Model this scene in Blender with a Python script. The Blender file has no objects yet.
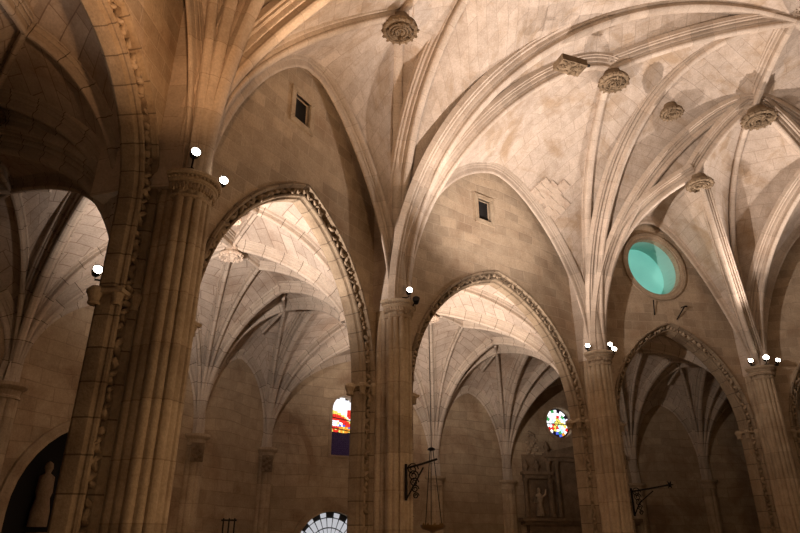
import bpy, bmesh, math, random
from math import sin, cos, pi, radians, atan2, sqrt, hypot
from mathutils import Vector, Matrix, noise
from mathutils.geometry import tessellate_polygon
random.seed(7)
SC = bpy.context.scene
COL = SC.collection

# ------------------------------------------------------------------ camera
cam_d = bpy.data.cameras.new('camera')
cam_d.sensor_width = 36.0
cam_d.lens = 36.0 * 622 / 800
cam_d.clip_start = 0.05
cam_d.clip_end = 300
cam = bpy.data.objects.new('camera', cam_d)
cam.location = (0, 0, 1.6)
cam.rotation_euler = (radians(90 + 23.7), 0, 0)
COL.objects.link(cam)
SC.camera = cam

# ------------------------------------------------------------------ world, exposure
SC.view_settings.view_transform = 'Standard'
SC.view_settings.look = 'None'
SC.view_settings.gamma = 1.0
SC.view_settings.use_curve_mapping = False
SC.view_settings.exposure = 0.0
wd = bpy.data.worlds.new('world')
SC.world = wd
wd.use_nodes = True
wd.node_tree.nodes['Background'].inputs[0].default_value = (1.0, 0.70, 0.45, 1)
wd.node_tree.nodes['Background'].inputs[1].default_value = 0.035

S = 6.0          # metres per plan unit (height of the big capitals above eye level)
H0 = 1.6         # eye level


def W(x, y, u):
    return Vector((x * S, y * S, u * S + H0))


LIGHTS = []


def spot(name, pos, aim, power, col, cone=120, blend=0.6, r=0.09):
    d = bpy.data.lights.new(name, 'SPOT')
    d.energy = power
    d.color = col
    d.spot_size = radians(cone)
    d.spot_blend = blend
    d.shadow_soft_size = r
    o = bpy.data.objects.new(name, d)
    o.location = pos
    o.rotation_euler = (Vector(aim) - Vector(pos)).to_track_quat('-Z', 'Y').to_euler()
    COL.objects.link(o)
    return o


def point(name, pos, power, col, r=0.1):
    d = bpy.data.lights.new(name, 'POINT')
    d.energy = power
    d.color = col
    d.shadow_soft_size = r
    o = bpy.data.objects.new(name, d)
    o.location = pos
    COL.objects.link(o)
    return o


WARM = (1.0, 0.62, 0.33)
AMB = (1.0, 0.50, 0.20)
PALE = (1.0, 0.85, 0.76)
# plan positions of the piers (units), clockwise round the apse
P = {0: (-.75, .60), 1: (-.65, 1.67), 2: (-.014, 2.758), 3: (1.18, 3.61), 4: (2.33, 3.95),
     5: (3.50, 3.66), 6: (4.62, 2.84), 7: (5.2, 1.7)}
# floodlights standing on the pier capitals (light only; fixtures are built below)
spot('flood_pier_near', W(-.26, 1.62, 1.05), W(.8, 1.8, 2.6), 1250, (1.0, .68, .44), 140, .9, .06)
spot('flood_pier_near_orange', W(-.46, 1.18, .95), W(-.55, 1.35, 2.2), 520, (1.0, .54, .26), 130, .9)
spot('flood_pier_second', W(.28, 2.46, 1.05), W(1.6, 2.5, 2.5), 4300, PALE, 150, .9, .06)
spot('flood_pier_third', W(1.30, 3.20, 1.05), W(.7, 2.3, 2.3), 1700, PALE, 130, .9, .06)
spot('flood_pier_fourth', W(2.38, 3.62, 1.05), W(1.9, 2.7, 2.5), 4300, PALE, 112, .9, .06)
spot('flood_pier_fifth', W(3.25, 3.3, 1.05), W(2.4, 2.8, 2.6), 900, PALE, 120, .9, .06)
# the floods in the ambulatory behind the first and second piers
spot('flood_aisle_first', W(-.78, 2.12, .82), W(-.72, 2.55, 1.40), 2200, (1.0, .84, .74), 140, .9)
spot('flood_aisle_second', W(.12, 3.28, .78), W(.28, 3.75, 1.35), 2300, (1.0, .82, .70), 140, .9)
spot('flood_aisle_left', W(-1.0, 1.52, .72), W(-.90, 1.05, 1.3), 170, (1.0, .76, .6), 85, .9)
point('aisle_fill_second', W(.35, 4.1, .15), 16, WARM, .3)  # fill points added to lift the dim aisle walls, no lamps there
point('aisle_fill_altar', W(1.35, 4.75, .25), 10, WARM, .3)  # added only to bring up the altarpiece
point('aisle_fill_third', W(1.7, 4.5, .4), 8, WARM, .3)
point('aisle_fill_first', W(-1.0, 3.2, .0), 14, WARM, .3)
# fill lights added in the nave to soften shadows, no lamps there
point('nave_fill_low', W(.9, 1.3, .35), 520, WARM, .5)
point('nave_fill_low_left', W(-.25, .9, .1), 60, WARM, .4)

# ------------------------------------------------------------------ node helpers


def new_mat(name):
    m = bpy.data.materials.new(name)
    m.use_nodes = True
    nt = m.node_tree
    b = nt.nodes['Principled BSDF']
    return m, nt, b


def N(nt, typ, **kw):
    n = nt.nodes.new(typ)
    for k, v in kw.items():
        if k.startswith('i_'):
            n.inputs[k[2:].replace('_', ' ')].default_value = v
        else:
            setattr(n, k, v)
    return n


def ramp(nt, stops, interp='LINEAR'):
    r = nt.nodes.new('ShaderNodeValToRGB')
    r.color_ramp.interpolation = interp
    while len(r.color_ramp.elements) < len(stops):
        r.color_ramp.elements.new(0.5)
    for e, (p, c) in zip(r.color_ramp.elements, stops):
        e.position = p
        e.color = (*c, 1)
    return r


def mix(nt, a, b, fac, typ='MIX'):
    m = nt.nodes.new('ShaderNodeMix')
    m.data_type = 'RGBA'
    m.blend_type = typ
    L = nt.links
    if isinstance(fac, (int, float)):
        m.inputs[0].default_value = fac
    else:
        L.new(fac, m.inputs[0])
    for s, v in ((6, a), (7, b)):
        if isinstance(v, tuple):
            m.inputs[s].default_value = (*v, 1)
        else:
            L.new(v, m.inputs[s])
    return m.outputs[2]


def stone(name, c1, c2, stain, brick=None, joint=(.12, .08, .05), jw=.02, bump=.5, stain_scale=.45,
          stain_amt=.6, jointfac=.8, rib=None, rough=.92, varied=.35):
    """c1/c2 mottled body; stain = big patches; brick = (width, height) in metres on the UVs; rib = joint pitch."""
    m, nt, b = new_mat(name)
    L = nt.links
    tc = N(nt, 'ShaderNodeTexCoord')
    pos = tc.outputs['Object']
    n1 = N(nt, 'ShaderNodeTexNoise')
    n1.inputs['Scale'].default_value = 2.3
    n1.inputs['Detail'].default_value = 9
    n1.inputs['Roughness'].default_value = .68
    L.new(pos, n1.inputs['Vector'])
    r1 = ramp(nt, [(.32, c1), (.68, c2)])
    L.new(n1.outputs['Fac'], r1.inputs[0])
    n2 = N(nt, 'ShaderNodeTexNoise')
    n2.inputs['Scale'].default_value = stain_scale
    n2.inputs['Detail'].default_value = 6
    n2.inputs['Roughness'].default_value = .6
    n2.inputs['Distortion'].default_value = .6
    L.new(pos, n2.inputs['Vector'])
    r2 = ramp(nt, [(.50, (0, 0, 0)), (.66, (1, 1, 1))])
    L.new(n2.outputs['Fac'], r2.inputs[0])
    ml = N(nt, 'ShaderNodeMath', operation='MULTIPLY')
    L.new(r2.outputs[0], ml.inputs[0])
    ml.inputs[1].default_value = stain_amt
    col = mix(nt, r1.outputs[0], stain, ml.outputs[0])
    n3 = N(nt, 'ShaderNodeTexNoise')
    n3.inputs['Scale'].default_value = 22
    n3.inputs['Detail'].default_value = 5
    L.new(pos, n3.inputs['Vector'])
    r3 = ramp(nt, [(.3, (.72, .70, .68)), (.7, (1.12, 1.1, 1.08))])
    L.new(n3.outputs['Fac'], r3.inputs[0])
    col = mix(nt, col, r3.outputs[0], .55, 'MULTIPLY')
    h = N(nt, 'ShaderNodeMath', operation='MULTIPLY_ADD')
    L.new(n3.outputs['Fac'], h.inputs[0])
    h.inputs[1].default_value = .35
    L.new(n1.outputs['Fac'], h.inputs[2])
    height = h.outputs[0]
    if brick:
        bt = N(nt, 'ShaderNodeTexBrick')
        bt.offset = .5
        bt.inputs['Scale'].default_value = 1
        bt.inputs['Brick Width'].default_value = brick[0]
        bt.inputs['Row Height'].default_value = brick[1]
        bt.inputs['Mortar Size'].default_value = jw
        bt.inputs['Mortar Smooth'].default_value = .3
        bt.inputs['Color1'].default_value = (0, 0, 0, 1)
        bt.inputs['Color2'].default_value = (1, 1, 1, 1)
        bt.inputs['Mortar'].default_value = (.5, .5, .5, 1)
        # a little wobble so joints are not ruled
        nw = N(nt, 'ShaderNodeTexNoise')
        nw.inputs['Scale'].default_value = .55
        nw.inputs['Detail'].default_value = 0
        L.new(tc.outputs['UV'], nw.inputs['Vector'])
        vs = N(nt, 'ShaderNodeVectorMath', operation='SCALE')
        L.new(nw.outputs['Color'], vs.inputs[0])
        vs.inputs['Scale'].default_value = .30
        va = N(nt, 'ShaderNodeVectorMath', operation='ADD')
        L.new(tc.outputs['UV'], va.inputs[0])
        L.new(vs.outputs[0], va.inputs[1])
        L.new(va.outputs[0], bt.inputs['Vector'])
        rv = ramp(nt, [(0, (1 - varied,) * 3), (1, (1 + varied * .5,) * 3)])
        L.new(bt.outputs['Color'], rv.inputs[0])
        col = mix(nt, col, rv.outputs[0], 1.0, 'MULTIPLY')
        jf = N(nt, 'ShaderNodeMath', operation='MULTIPLY')
        L.new(bt.outputs['Fac'], jf.inputs[0])
        jf.inputs[1].default_value = jointfac
        col = mix(nt, col, joint, jf.outputs[0])
        hs = N(nt, 'ShaderNodeMath', operation='MULTIPLY_ADD')
        L.new(bt.outputs['Fac'], hs.inputs[0])
        hs.inputs[1].default_value = -1.2
        L.new(height, hs.inputs[2])
        height = hs.outputs[0]
    if rib:
        sp = N(nt, 'ShaderNodeSeparateXYZ')
        L.new(tc.outputs['UV'], sp.inputs[0])
        dv = N(nt, 'ShaderNodeMath', operation='DIVIDE')
        L.new(sp.outputs[0], dv.inputs[0])
        dv.inputs[1].default_value = rib
        fr = N(nt, 'ShaderNodeMath', operation='FRACT')
        L.new(dv.outputs[0], fr.inputs[0])
        lt = N(nt, 'ShaderNodeMath', operation='LESS_THAN')
        L.new(fr.outputs[0], lt.inputs[0])
        lt.inputs[1].default_value = jw / rib
        fl = N(nt, 'ShaderNodeMath', operation='FLOOR')
        L.new(dv.outputs[0], fl.inputs[0])
        wn = N(nt, 'ShaderNodeTexWhiteNoise')
        wn.noise_dimensions = '1D'
        L.new(fl.outputs[0], wn.inputs['W'])
        rv = ramp(nt, [(0, (1 - varied,) * 3), (1, (1 + varied * .4,) * 3)])
        L.new(wn.outputs['Value'], rv.inputs[0])
        col = mix(nt, col, rv.outputs[0], 1.0, 'MULTIPLY')
        jf = N(nt, 'ShaderNodeMath', operation='MULTIPLY')
        L.new(lt.outputs[0], jf.inputs[0])
        jf.inputs[1].default_value = jointfac
        col = mix(nt, col, joint, jf.outputs[0])
    L.new(col, b.inputs['Base Color'])
    b.inputs['Roughness'].default_value = rough
    b.inputs['Specular IOR Level'].default_value = .15
    bp = N(nt, 'ShaderNodeBump')
    bp.inputs['Strength'].default_value = bump
    bp.inputs['Distance'].default_value = .05
    L.new(height, bp.inputs['Height'])
    L.new(bp.outputs[0], b.inputs['Normal'])
    return m


def plain(name, col, rough=.6, metal=0., emit=None, estr=0.):
    m, nt, b = new_mat(name)
    b.inputs['Base Color'].default_value = (*col, 1)
    b.inputs['Roughness'].default_value = rough
    b.inputs['Metallic'].default_value = metal
    if emit:
        b.inputs['Emission Color'].default_value = (*emit, 1)
        b.inputs['Emission Strength'].default_value = estr
    return m


M = {}
M['web'] = stone('vault_plaster_stone', (.46, .375, .30), (.62, .53, .45), (.37, .26, .16), brick=(1.1, .5),
                 joint=(.26, .19, .14), jw=.012, jointfac=.40, bump=.45, stain_amt=.75, varied=.10, stain_scale=.7)
M['rib'] = stone('rib_stone', (.50, .41, .33), (.62, .53, .44), (.40, .29, .20), rib=.75, joint=(.22, .15, .10),
                 jw=.014, jointfac=.45, bump=.25, stain_amt=.35, varied=.16)
M['web2'] = stone('aisle_vault_stone', (.48, .40, .33), (.62, .53, .45), (.32, .22, .15), brick=(.95, .42),
                  joint=(.16, .10, .07), jw=.014, jointfac=.6, bump=.4, stain_amt=.6, varied=.14)
M['rib2'] = stone('aisle_rib_stone', (.48, .40, .33), (.60, .52, .43), (.34, .24, .17), rib=.62, joint=(.06, .035, .02),
                  jw=.018, jointfac=.8, bump=.3, stain_amt=.3, varied=.2)
M['wall'] = stone('arcade_wall_blocks', (.44, .34, .24), (.56, .45, .33), (.33, .22, .14), brick=(.68, .36),
                  joint=(.62, .50, .38), jw=.014, jointfac=.35, bump=.6, stain_amt=.6, varied=.20)
M['owall'] = stone('outer_wall_blocks', (.38, .29, .20), (.50, .40, .28), (.24, .15, .09), brick=(.95, .42),
                   joint=(.20, .14, .09), jw=.014, jointfac=.35, bump=.6, stain_amt=.75, varied=.13)
M['pier'] = stone('pier_stone', (.42, .33, .23), (.55, .45, .33), (.28, .19, .12), rib=.9, joint=(.20, .14, .09),
                  jw=.018, jointfac=.5, bump=.6, stain_amt=.5, stain_scale=.8, varied=.16)
M['carve'] = stone('carved_stone', (.34, .26, .18), (.48, .38, .27), (.16, .11, .07), bump=.9, stain_amt=.6,
                   stain_scale=2.2)
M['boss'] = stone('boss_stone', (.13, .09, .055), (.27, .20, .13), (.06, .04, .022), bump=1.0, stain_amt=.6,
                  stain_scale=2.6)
M['bossp'] = stone('pale_boss_stone', (.50, .40, .32), (.62, .52, .42), (.34, .22, .15), bump=1.0, stain_amt=.5,
                   stain_scale=2.6)
M['archm'] = stone('arch_moulding_stone', (.31, .24, .165), (.44, .35, .25), (.20, .135, .085), rib=.55, joint=(.07, .045, .03),
                   jw=.025, jointfac=.7, bump=.7, stain_amt=.5, stain_scale=1.1, varied=.25)
M['floor'] = stone('floor_slabs', (.24, .18, .13), (.34, .27, .20), (.16, .11, .08), brick=(.9, .9),
                   joint=(.06, .04, .03), jw=.012, rough=.5)
M['retable'] = stone('dark_retable_stone', (.18, .13, .085), (.30, .22, .15), (.10, .07, .045), bump=.7)
M['iron'] = plain('black_iron', (.015, .013, .012), .5, .8)
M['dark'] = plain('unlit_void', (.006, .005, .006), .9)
M['brass'] = plain('old_brass', (.25, .16, .07), .4, .8)
M['lead'] = plain('window_lead', (.012, .012, .014), .6)
M['bulb'] = plain('lamp_lens_lit', (1, .9, .8), .3, 0, (1.0, .86, .68), 30)
M['dimglass'] = plain('dark_window_glass', (.02, .015, .03), .3, 0, (.03, .012, .04), .35)

GLS = {'white': (.93, .93, 1.0), 'pink': (.95, .75, .95), 'red': (.9, .02, .01), 'orange': (1.0, .35, .02),
      'yellow': (1.0, .85, .15), 'blue': (.08, .15, .85), 'green': (.05, .4, .1), 'cyan': (.5, .95, .95)}
for k, c in GLS.items():
    M['g_' + k] = plain('glass_' + k, (.1, .1, .1), .2, 0, c, 1.6 if k in ('white', 'pink', 'cyan') else 1.1)
M['fan'] = plain('fanlight_glass', (.3, .3, .3), .2, 0, (.86, .88, .95), .55)


def teal_mat():
    m, nt, b = new_mat('teal_lit_glass')
    L = nt.links
    tc = N(nt, 'ShaderNodeTexCoord')
    n = N(nt, 'ShaderNodeTexNoise')
    n.inputs['Scale'].default_value = .9
    n.inputs['Detail'].default_value = 6
    L.new(tc.outputs['Object'], n.inputs['Vector'])
    r = ramp(nt, [(.3, (.105, .35, .29)), (.7, (.16, .46, .38))])
    L.new(n.outputs['Fac'], r.inputs[0])
    b.inputs['Base Color'].default_value = (.2, .4, .35, 1)
    b.inputs['Roughness'].default_value = .5
    L.new(r.outputs[0], b.inputs['Emission Color'])
    b.inputs['Emission Strength'].default_value = 1.0
    return m


M['teal'] = teal_mat()
M['tealreveal'] = plain('teal_lit_reveal', (.35, .62, .58), .8)  # teal light from the glass put into the stone colour

# ------------------------------------------------------------------ mesh helpers


class MB:
    def __init__(s):
        s.v = []
        s.f = []
        s.uv = []

    def face(s, idx, uv=None):
        s.f.append(tuple(idx))
        s.uv.append(uv)

    def add(s, verts, faces, uvs=None):
        o = len(s.v)
        s.v.extend([Vector(v) for v in verts])
        for i, f in enumerate(faces):
            s.f.append(tuple(o + k for k in f))
            s.uv.append(uvs[i] if uvs else None)

    def box(s, c, d, R=None):
        hx, hy, hz = d[0] / 2, d[1] / 2, d[2] / 2
        vs = [Vector((sx * hx, sy * hy, sz * hz)) for sx in (-1, 1) for sy in (-1, 1) for sz in (-1, 1)]
        if R is not None:
            vs = [R @ v for v in vs]
        vs = [v + Vector(c) for v in vs]
        fs = [(0, 1, 3, 2), (4, 6, 7, 5), (0, 4, 5, 1), (2, 3, 7, 6), (0, 2, 6, 4), (1, 5, 7, 3)]
        s.add(vs, fs)

    def tube(s, pts, r, n=8, closed=False, cap=True):
        pts = [Vector(p) for p in pts]
        rr = r if isinstance(r, (list, tuple)) else [r] * len(pts)
        rings = []
        up = Vector((0.13, 0.21, 1)).normalized()
        for i, p in enumerate(pts):
            a = pts[max(i - 1, 0)]
            b = pts[min(i + 1, len(pts) - 1)]
            if closed:
                a = pts[i - 1]
                b = pts[(i + 1) % len(pts)]
            t = (b - a).normalized()
            x = t.cross(up)
            if x.length < .05:
                x = t.cross(Vector((1, 0, 0)))
            x.normalize()
            y = x.cross(t)
            rings.append([p + (x * cos(2 * pi * k / n) + y * sin(2 * pi * k / n)) * rr[i] for k in range(n)])
        o = len(s.v)
        for rg in rings:
            s.v.extend(rg)
        m = len(rings)
        for i in range(m if closed else m - 1):
            j = (i + 1) % m
            for k in range(n):
                k2 = (k + 1) % n
                s.face((o + i * n + k, o + i * n + k2, o + j * n + k2, o + j * n + k))
        if cap and not closed:
            s.face([o + k for k in range(n)][::-1])
            s.face([o + (m - 1) * n + k for k in range(n)])

    def lathe(s, prof, c, n=24, a0=0, a1=2 * pi, R=None, wob=None):
        o = len(s.v)
        full = abs(a1 - a0 - 2 * pi) < 1e-4
        m = n if full else n + 1
        for k in range(m):
            a = a0 + (a1 - a0) * k / n
            for (r, z) in prof:
                rr = r * (wob(a, z) if wob else 1)
                v = Vector((rr * cos(a), rr * sin(a), z))
                if R is not None:
                    v = R @ v
                s.v.append(v + Vector(c))
        L = len(prof)
        for k in range(n):
            k2 = (k + 1) % m
            for i in range(L - 1):
                s.face((o + k * L + i, o + k2 * L + i, o + k2 * L + i + 1, o + k * L + i + 1))

    def prism(s, poly, z0, z1, cap=True, uvw=True):
        """poly: list of (x,y) world metres; counter-clockwise."""
        o = len(s.v)
        n = len(poly)
        for (x, y) in poly:
            s.v.append(Vector((x, y, z0)))
        for (x, y) in poly:
            s.v.append(Vector((x, y, z1)))
        acc = 0
        for k in range(n):
            k2 = (k + 1) % n
            l = hypot(poly[k2][0] - poly[k][0], poly[k2][1] - poly[k][1])
            s.face((o + k, o + k2, o + n + k2, o + n + k),
                   [(z0, acc), (z0, acc + l), (z1, acc + l), (z1, acc)])
            acc += l
        if cap:
            tri = tessellate_polygon([[Vector((x, y, 0)) for x, y in poly]])
            for t in tri:
                s.face([o + n + i for i in t])
                s.face([o + i for i in t][::-1])

    def blob(s, c, rx, ry, rz, R=None, seed=0, amp=.25, sub=1):
        bm = bmesh.new()
        bmesh.ops.create_icosphere(bm, subdivisions=sub, radius=1)
        vs = []
        for v in bm.verts:
            p = v.co * (1 + amp * noise.noise(v.co * 2.1 + Vector((seed * 1.7, seed * .9, seed * .3))))
            p = Vector((p.x * rx, p.y * ry, p.z * rz))
            if R is not None:
                p = R @ p
            vs.append(p + Vector(c))
        fs = [tuple(v.index for v in f.verts) for f in bm.faces]
        bm.free()
        s.add(vs, fs)

    def build(s, name, mat, parent=None, smooth=False, angle=None):
        me = bpy.data.meshes.new(name)
        me.from_pydata([tuple(v) for v in s.v], [], s.f)
        uvl = me.uv_layers.new(name='UVMap')
        for poly, uv in zip(me.polygons, s.uv):
            if uv:
                for li, c in zip(poly.loop_indices, uv):
                    uvl.data[li].uv = c
        bm = bmesh.new()
        bm.from_mesh(me)
        bmesh.ops.recalc_face_normals(bm, faces=bm.faces[:])
        bm.to_mesh(me)
        bm.free()
        mats = mat if isinstance(mat, list) else [mat]
        for mm in mats:
            me.materials.append(mm)
        if smooth:
            for p in me.polygons:
                p.use_smooth = True
            if angle:
                try:
                    me.set_sharp_from_angle(angle=radians(angle))
                except Exception:
                    pass
        o = bpy.data.objects.new(name, me)
        COL.objects.link(o)
        if parent is not None:
            o.parent = parent
            o.matrix_parent_inverse = Matrix.Translation(-parent.location)
        return o


def empty(name, loc, label, cat, group=None):
    o = bpy.data.objects.new(name, None)
    o.location = loc
    o.empty_display_size = .3
    COL.objects.link(o)
    o['label'] = label
    o['category'] = cat
    if group:
        o['group'] = group
    return o


def struct(o, label=None):
    o['kind'] = 'structure'
    if label:
        o['label'] = label
    return o


# ------------------------------------------------------------------ plan geometry
RHO = .10        # arcade wall face behind the capital axes
THK = .082        # arcade wall thickness


def V2(p):
    return Vector((p[0], p[1]))


def wallframe(a, b, rho=0.):
    a = V2(a)
    b = V2(b)
    L = (b - a).length
    d = (b - a) / L
    n = Vector((-d.y, d.x))
    return a + n * rho, d, n, L


def outward(i):
    """mean outward normal at pier i"""
    ns = []
    for j in (i - 1, i):
        if j in P and j + 1 in P:
            ns.append(wallframe(P[j], P[j + 1])[2])
    n = sum(ns, Vector((0, 0)))
    return n.normalized()


def bez(r0, U0, D, U, h1, a, ph, n=40):
    ph = radians(ph)
    p0 = (r0, U0)
    p1 = (r0, U0 + h1)
    p3 = (D, U)
    p2 = (D - a * cos(ph), U - a * sin(ph))
    out = []
    for i in range(n + 1):
        t = i / n
        out.append(tuple((1 - t)**3 * p0[k] + 3 * (1 - t)**2 * t * p1[k] + 3 * (1 - t) * t * t * p2[k] + t**3 * p3[k]
                         for k in (0, 1)))
    return out


class Curve:
    """rib line in a vertical plane: start plan point, end 3-D point (units)."""
    closed_ends = False

    def __init__(s, st, U0, en, prm=None, r0=.06, n=40):
        st = V2(st)
        e = Vector((en[0], en[1]))
        D = (e - st).length
        u = (e - st) / D
        rise = en[2] - U0
        if prm is None:
            prm = (.62 * rise, .5 * D, 12)
        s.p = [W(st.x + u.x * d, st.y + u.y * d, z) for d, z in bez(r0, U0, D, en[2], *prm, n)]
        s.side = Vector((-u.y, u.x, 0))
        s.dir = Vector((u.x, u.y, 0))

    def frames(s):
        out = []
        n = len(s.p)
        for i in range(n):
            t = (s.p[min(i + 1, n - 1)] - s.p[max(i - 1, 0)]).normalized()
            nn = s.side.cross(t).normalized()      # one of the two normals
            if nn.dot(s.dir) > 0 and abs(nn.z) < .3 or nn.z < -.0:
                pass
            out.append((s.p[i], t, nn))
        return out

    def out_normal(s, i):
        n = len(s.p)
        t = (s.p[min(i + 1, n - 1)] - s.p[max(i - 1, 0)]).normalized()
        # outward = away from the space below the arch: rotate t by +90 towards the back/up
        nn = Vector((-s.dir.x * t.z, -s.dir.y * t.z, t.x * s.dir.x + t.y * s.dir.y))
        return nn.normalized()

    def offset(s, d):
        out = []
        n = len(s.p) - 1
        for i in range(n + 1):
            k = (i / n) ** 3
            if s.closed_ends:
                k = 1
            q = s.out_normal(i) * (1 - k) + Vector((0, 0, 1)) * k
            out.append(s.p[i] + q.normalized() * d)
        return out


def resample(pts, n):
    acc = [0]
    for a, b in zip(pts, pts[1:]):
        acc.append(acc[-1] + (b - a).length)
    T = acc[-1]
    out = []
    j = 0
    for k in range(n + 1):
        t = T * k / n
        while j < len(acc) - 2 and acc[j + 1] < t:
            j += 1
        seg = acc[j + 1] - acc[j]
        f = 0 if seg == 0 else (t - acc[j]) / seg
        out.append(pts[j].lerp(pts[j + 1], min(max(f, 0), 1)))
    return out


_h = [(-.5, -.1), (-.5, .22), (-.46, .26), (-.44, .22), (-.41, .22), (-.40, .34), (-.35, .38), (-.31, .36), (-.29, .30), (-.26, .31),
      (-.25, .50), (-.23, .56), (-.19, .57), (-.17, .52), (-.15, .53), (-.14, .74), (-.17, .80), (-.175, .88), (-.14, .95), (-.07, 1.0)]
RIBP = _h + [(-x, y) for x, y in _h[::-1]]


def rib_mesh(mb, cv, w, d, back=None, prof=RIBP):
    """sweep: the curve is the underside; profile runs from web (0) to underside (1)."""
    n = len(cv.p)
    o = len(mb.v)
    acc = 0
    us = []
    for i in range(n):
        if i:
            acc += (cv.p[i] - cv.p[i - 1]).length
        us.append(acc)
        on = cv.out_normal(i)
        for (x, y) in prof:
            mb.v.append(cv.p[i] + cv.side * (x * w) + on * (d * (1 - y)))
    m = len(prof)
    for i in range(n - 1):
        for k in range(m - 1):
            mb.face((o + i * m + k, o + i * m + k + 1, o + (i + 1) * m + k + 1, o + (i + 1) * m + k),
                    [(us[i], k * .1), (us[i], k * .1 + .1), (us[i + 1], k * .1 + .1), (us[i + 1], k * .1)])
    mb.face([o + k for k in range(m)][::-1])
    mb.face([o + (n - 1) * m + k for k in range(m)])


class Straight(Curve):
    """rib between two 3-D points (units) with a slight arch."""
    closed_ends = True

    def __init__(s, a, b, sag=.03, n=16):
        A = Vector(a)
        B = Vector(b)
        s.p = []
        for i in range(n + 1):
            t = i / n
            q = A.lerp(B, t)
            s.p.append(W(q.x, q.y, q.z + sag * 4 * t * (1 - t)))
        u = Vector((b[0] - a[0], b[1] - a[1], 0)).normalized()
        s.dir = u
        s.side = Vector((-u.y, u.x, 0))


def web_patch(mb, A, B, n=24, m=8, bulge=.0):
    """ruled surface between two polylines that start together."""
    A = resample(A, n)
    B = resample(B, n)
    o = len(mb.v)
    la = 0
    ls = []
    for i in range(n + 1):
        if i:
            la += ((A[i] - A[i - 1]).length + (B[i] - B[i - 1]).length) / 2
        ls.append(la)
        wd_ = (B[i] - A[i]).length
        for k in range(m + 1):
            t = k / m
            q = A[i].lerp(B[i], t)
            q.z += bulge * wd_ * 4 * t * (1 - t)
            mb.v.append(q)
    for i in range(n):
        wi = (B[i] - A[i]).length
        wj = (B[i + 1] - A[i + 1]).length
        for k in range(m):
            q = (o + i * (m + 1) + k, o + i * (m + 1) + k + 1, o + (i + 1) * (m + 1) + k + 1, o + (i + 1) * (m + 1) + k)
            uv = [((k / m - .5) * wi, ls[i]), (((k + 1) / m - .5) * wi, ls[i]),
                  (((k + 1) / m - .5) * wj, ls[i + 1]), ((k / m - .5) * wj, ls[i + 1])]
            mb.face(q, uv)


WOFF = .30       # web surface lies this far (m) outside the rib underside


# ------------------------------------------------------------------ nave and apse vault
K = (2.33, 2.79, 2.78)
B4 = (2.33, 3.312, 2.583)
B3 = (1.724, 3.222, 2.544)
B2 = (1.302, 3.019, 2.627)
B5 = (1.937, 3.467, 2.161)
B1 = (0.0, 2.2, 2.234)
CN = (1.05, 1.5, 2.75)


def mirror(p):
    return (2 * 2.33 - p[0], *p[1:])


B5r = (2.66, 3.40, 2.13)
B2r = (3.36, 3.019, 2.627)


def crown(i, j, u):
    a, d, n, L = wallframe(P[i], P[j], RHO - .02)
    q = a + d * (L / 2)
    return (q.x, q.y, u)


F01 = crown(0, 1, 1.95)
F12 = crown(1, 2, 1.95)
F23 = crown(2, 3, 2.05)
F34 = crown(3, 4, 2.02)
F45 = crown(4, 5, 2.02)
F56 = crown(5, 6, 2.05)

PRM = {  # start pier, end point, bezier (rise handle, end handle, end slope)
    'P2K': (2, K, (1.22, 1.09, -25)), 'P2B2': (2, B2, (.87, .29, -25)), 'P2CN': (2, CN, (.17, 1.81, -5)),
    'P2B1': (2, B1, (1.36, .61, -25)), 'P1B1': (1, B1, (.24, 1.17, 40)), 'P1CN': (1, CN, (.31, 2.37, 35)),
    'P3B2': (3, B2, (.10, .85, 35)), 'P3K': (3, K, (1.15, .77, -25)), 'P3B4': (3, B4, (.87, .29, -10)),
    'P3B5': (3, B5, (.87, .13, 35)), 'P4B5': (4, B5, (.10, .85, 70)), 'P4B4': (4, B4, (.10, .93, 20)),
    'P2F12': (2, F12, (.45, .13, -20)), 'P1F12': (1, F12, (.45, .13, -10)), 'P2F23': (2, F23, (.31, .53, 20)),
    'P3F23': (3, F23, (.59, .21, -20)), 'P3F34': (3, F34, (.40, .25, 5)), 'P4F34': (4, F34, (.17, .21, -5)),
    'P4F45': (4, F45, (.4, .21, 5)), 'P5F45': (5, F45, (.5, .21, 5)), 'P4B5r': (4, B5r, (.6, .3, 35)),
    'P5B5r': (5, B5r, (.87, .13, 35)), 'P5B4': (5, B4, (.87, .29, -10)), 'P5K': (5, K, (1.15, .77, -25)),
    'P5B2r': (5, B2r, (.4, .6, 30)), 'P5F56': (5, F56, (.5, .3, 10)), 'P6F56': (6, F56, (.5, .3, 10)),
    'P6B2r': (6, B2r, (.87, .29, 0)), 'P6K': (6, K, (1.22, 1.09, -15)), 'P6CN': (6, CN, (1.1, 1.4, 0)),
    'P1F01': (1, F01, (.5, .25, 0)), 'P0F01': (0, F01, (.5, .25, 0)),
}
CV = {k: Curve(P[a], 1.0, e, prm) for k, (a, e, prm) in PRM.items()}
# the ribs that leave the first pier towards the camera's side
T1 = (.75, .85, 2.70)
D1 = (-.05, .85, 2.55)
E1 = (-.50, 1.02, 2.25)
CV['P1T1'] = Curve(P[1], 1.0, T1, (.75, 1.0, 5))
CV['P1D1'] = Curve(P[1], 1.0, D1, (.75, .6, 10))
CV['P1E1'] = Curve(P[1], 1.0, E1, (.75, .3, 20))
CV['P0D1'] = Curve(P[0], 1.0, D1, (.75, .5, 10))
CV['P0E1'] = Curve(P[0], 1.0, E1, (.75, .3, 20))
CV['B4K'] = Straight(B4, K, .03)
CV['B2K'] = Straight(B2, K, .05)
CV['B5B4'] = Straight(B5, B4, .05)
CV['B5rB4'] = Straight(B5r, B4, .05)
CV['B2rK'] = Straight(B2r, K, .05)
CV['B1CN'] = Straight(B1, CN, .10)
CV['CNK'] = Straight(CN, K, .0)
CV['CNT1'] = Straight(T1, CN, .0)
CV['F12B1'] = Straight(F12, B1, .02)
CV['F23B2'] = Straight(F23, B2, .06)
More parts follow.
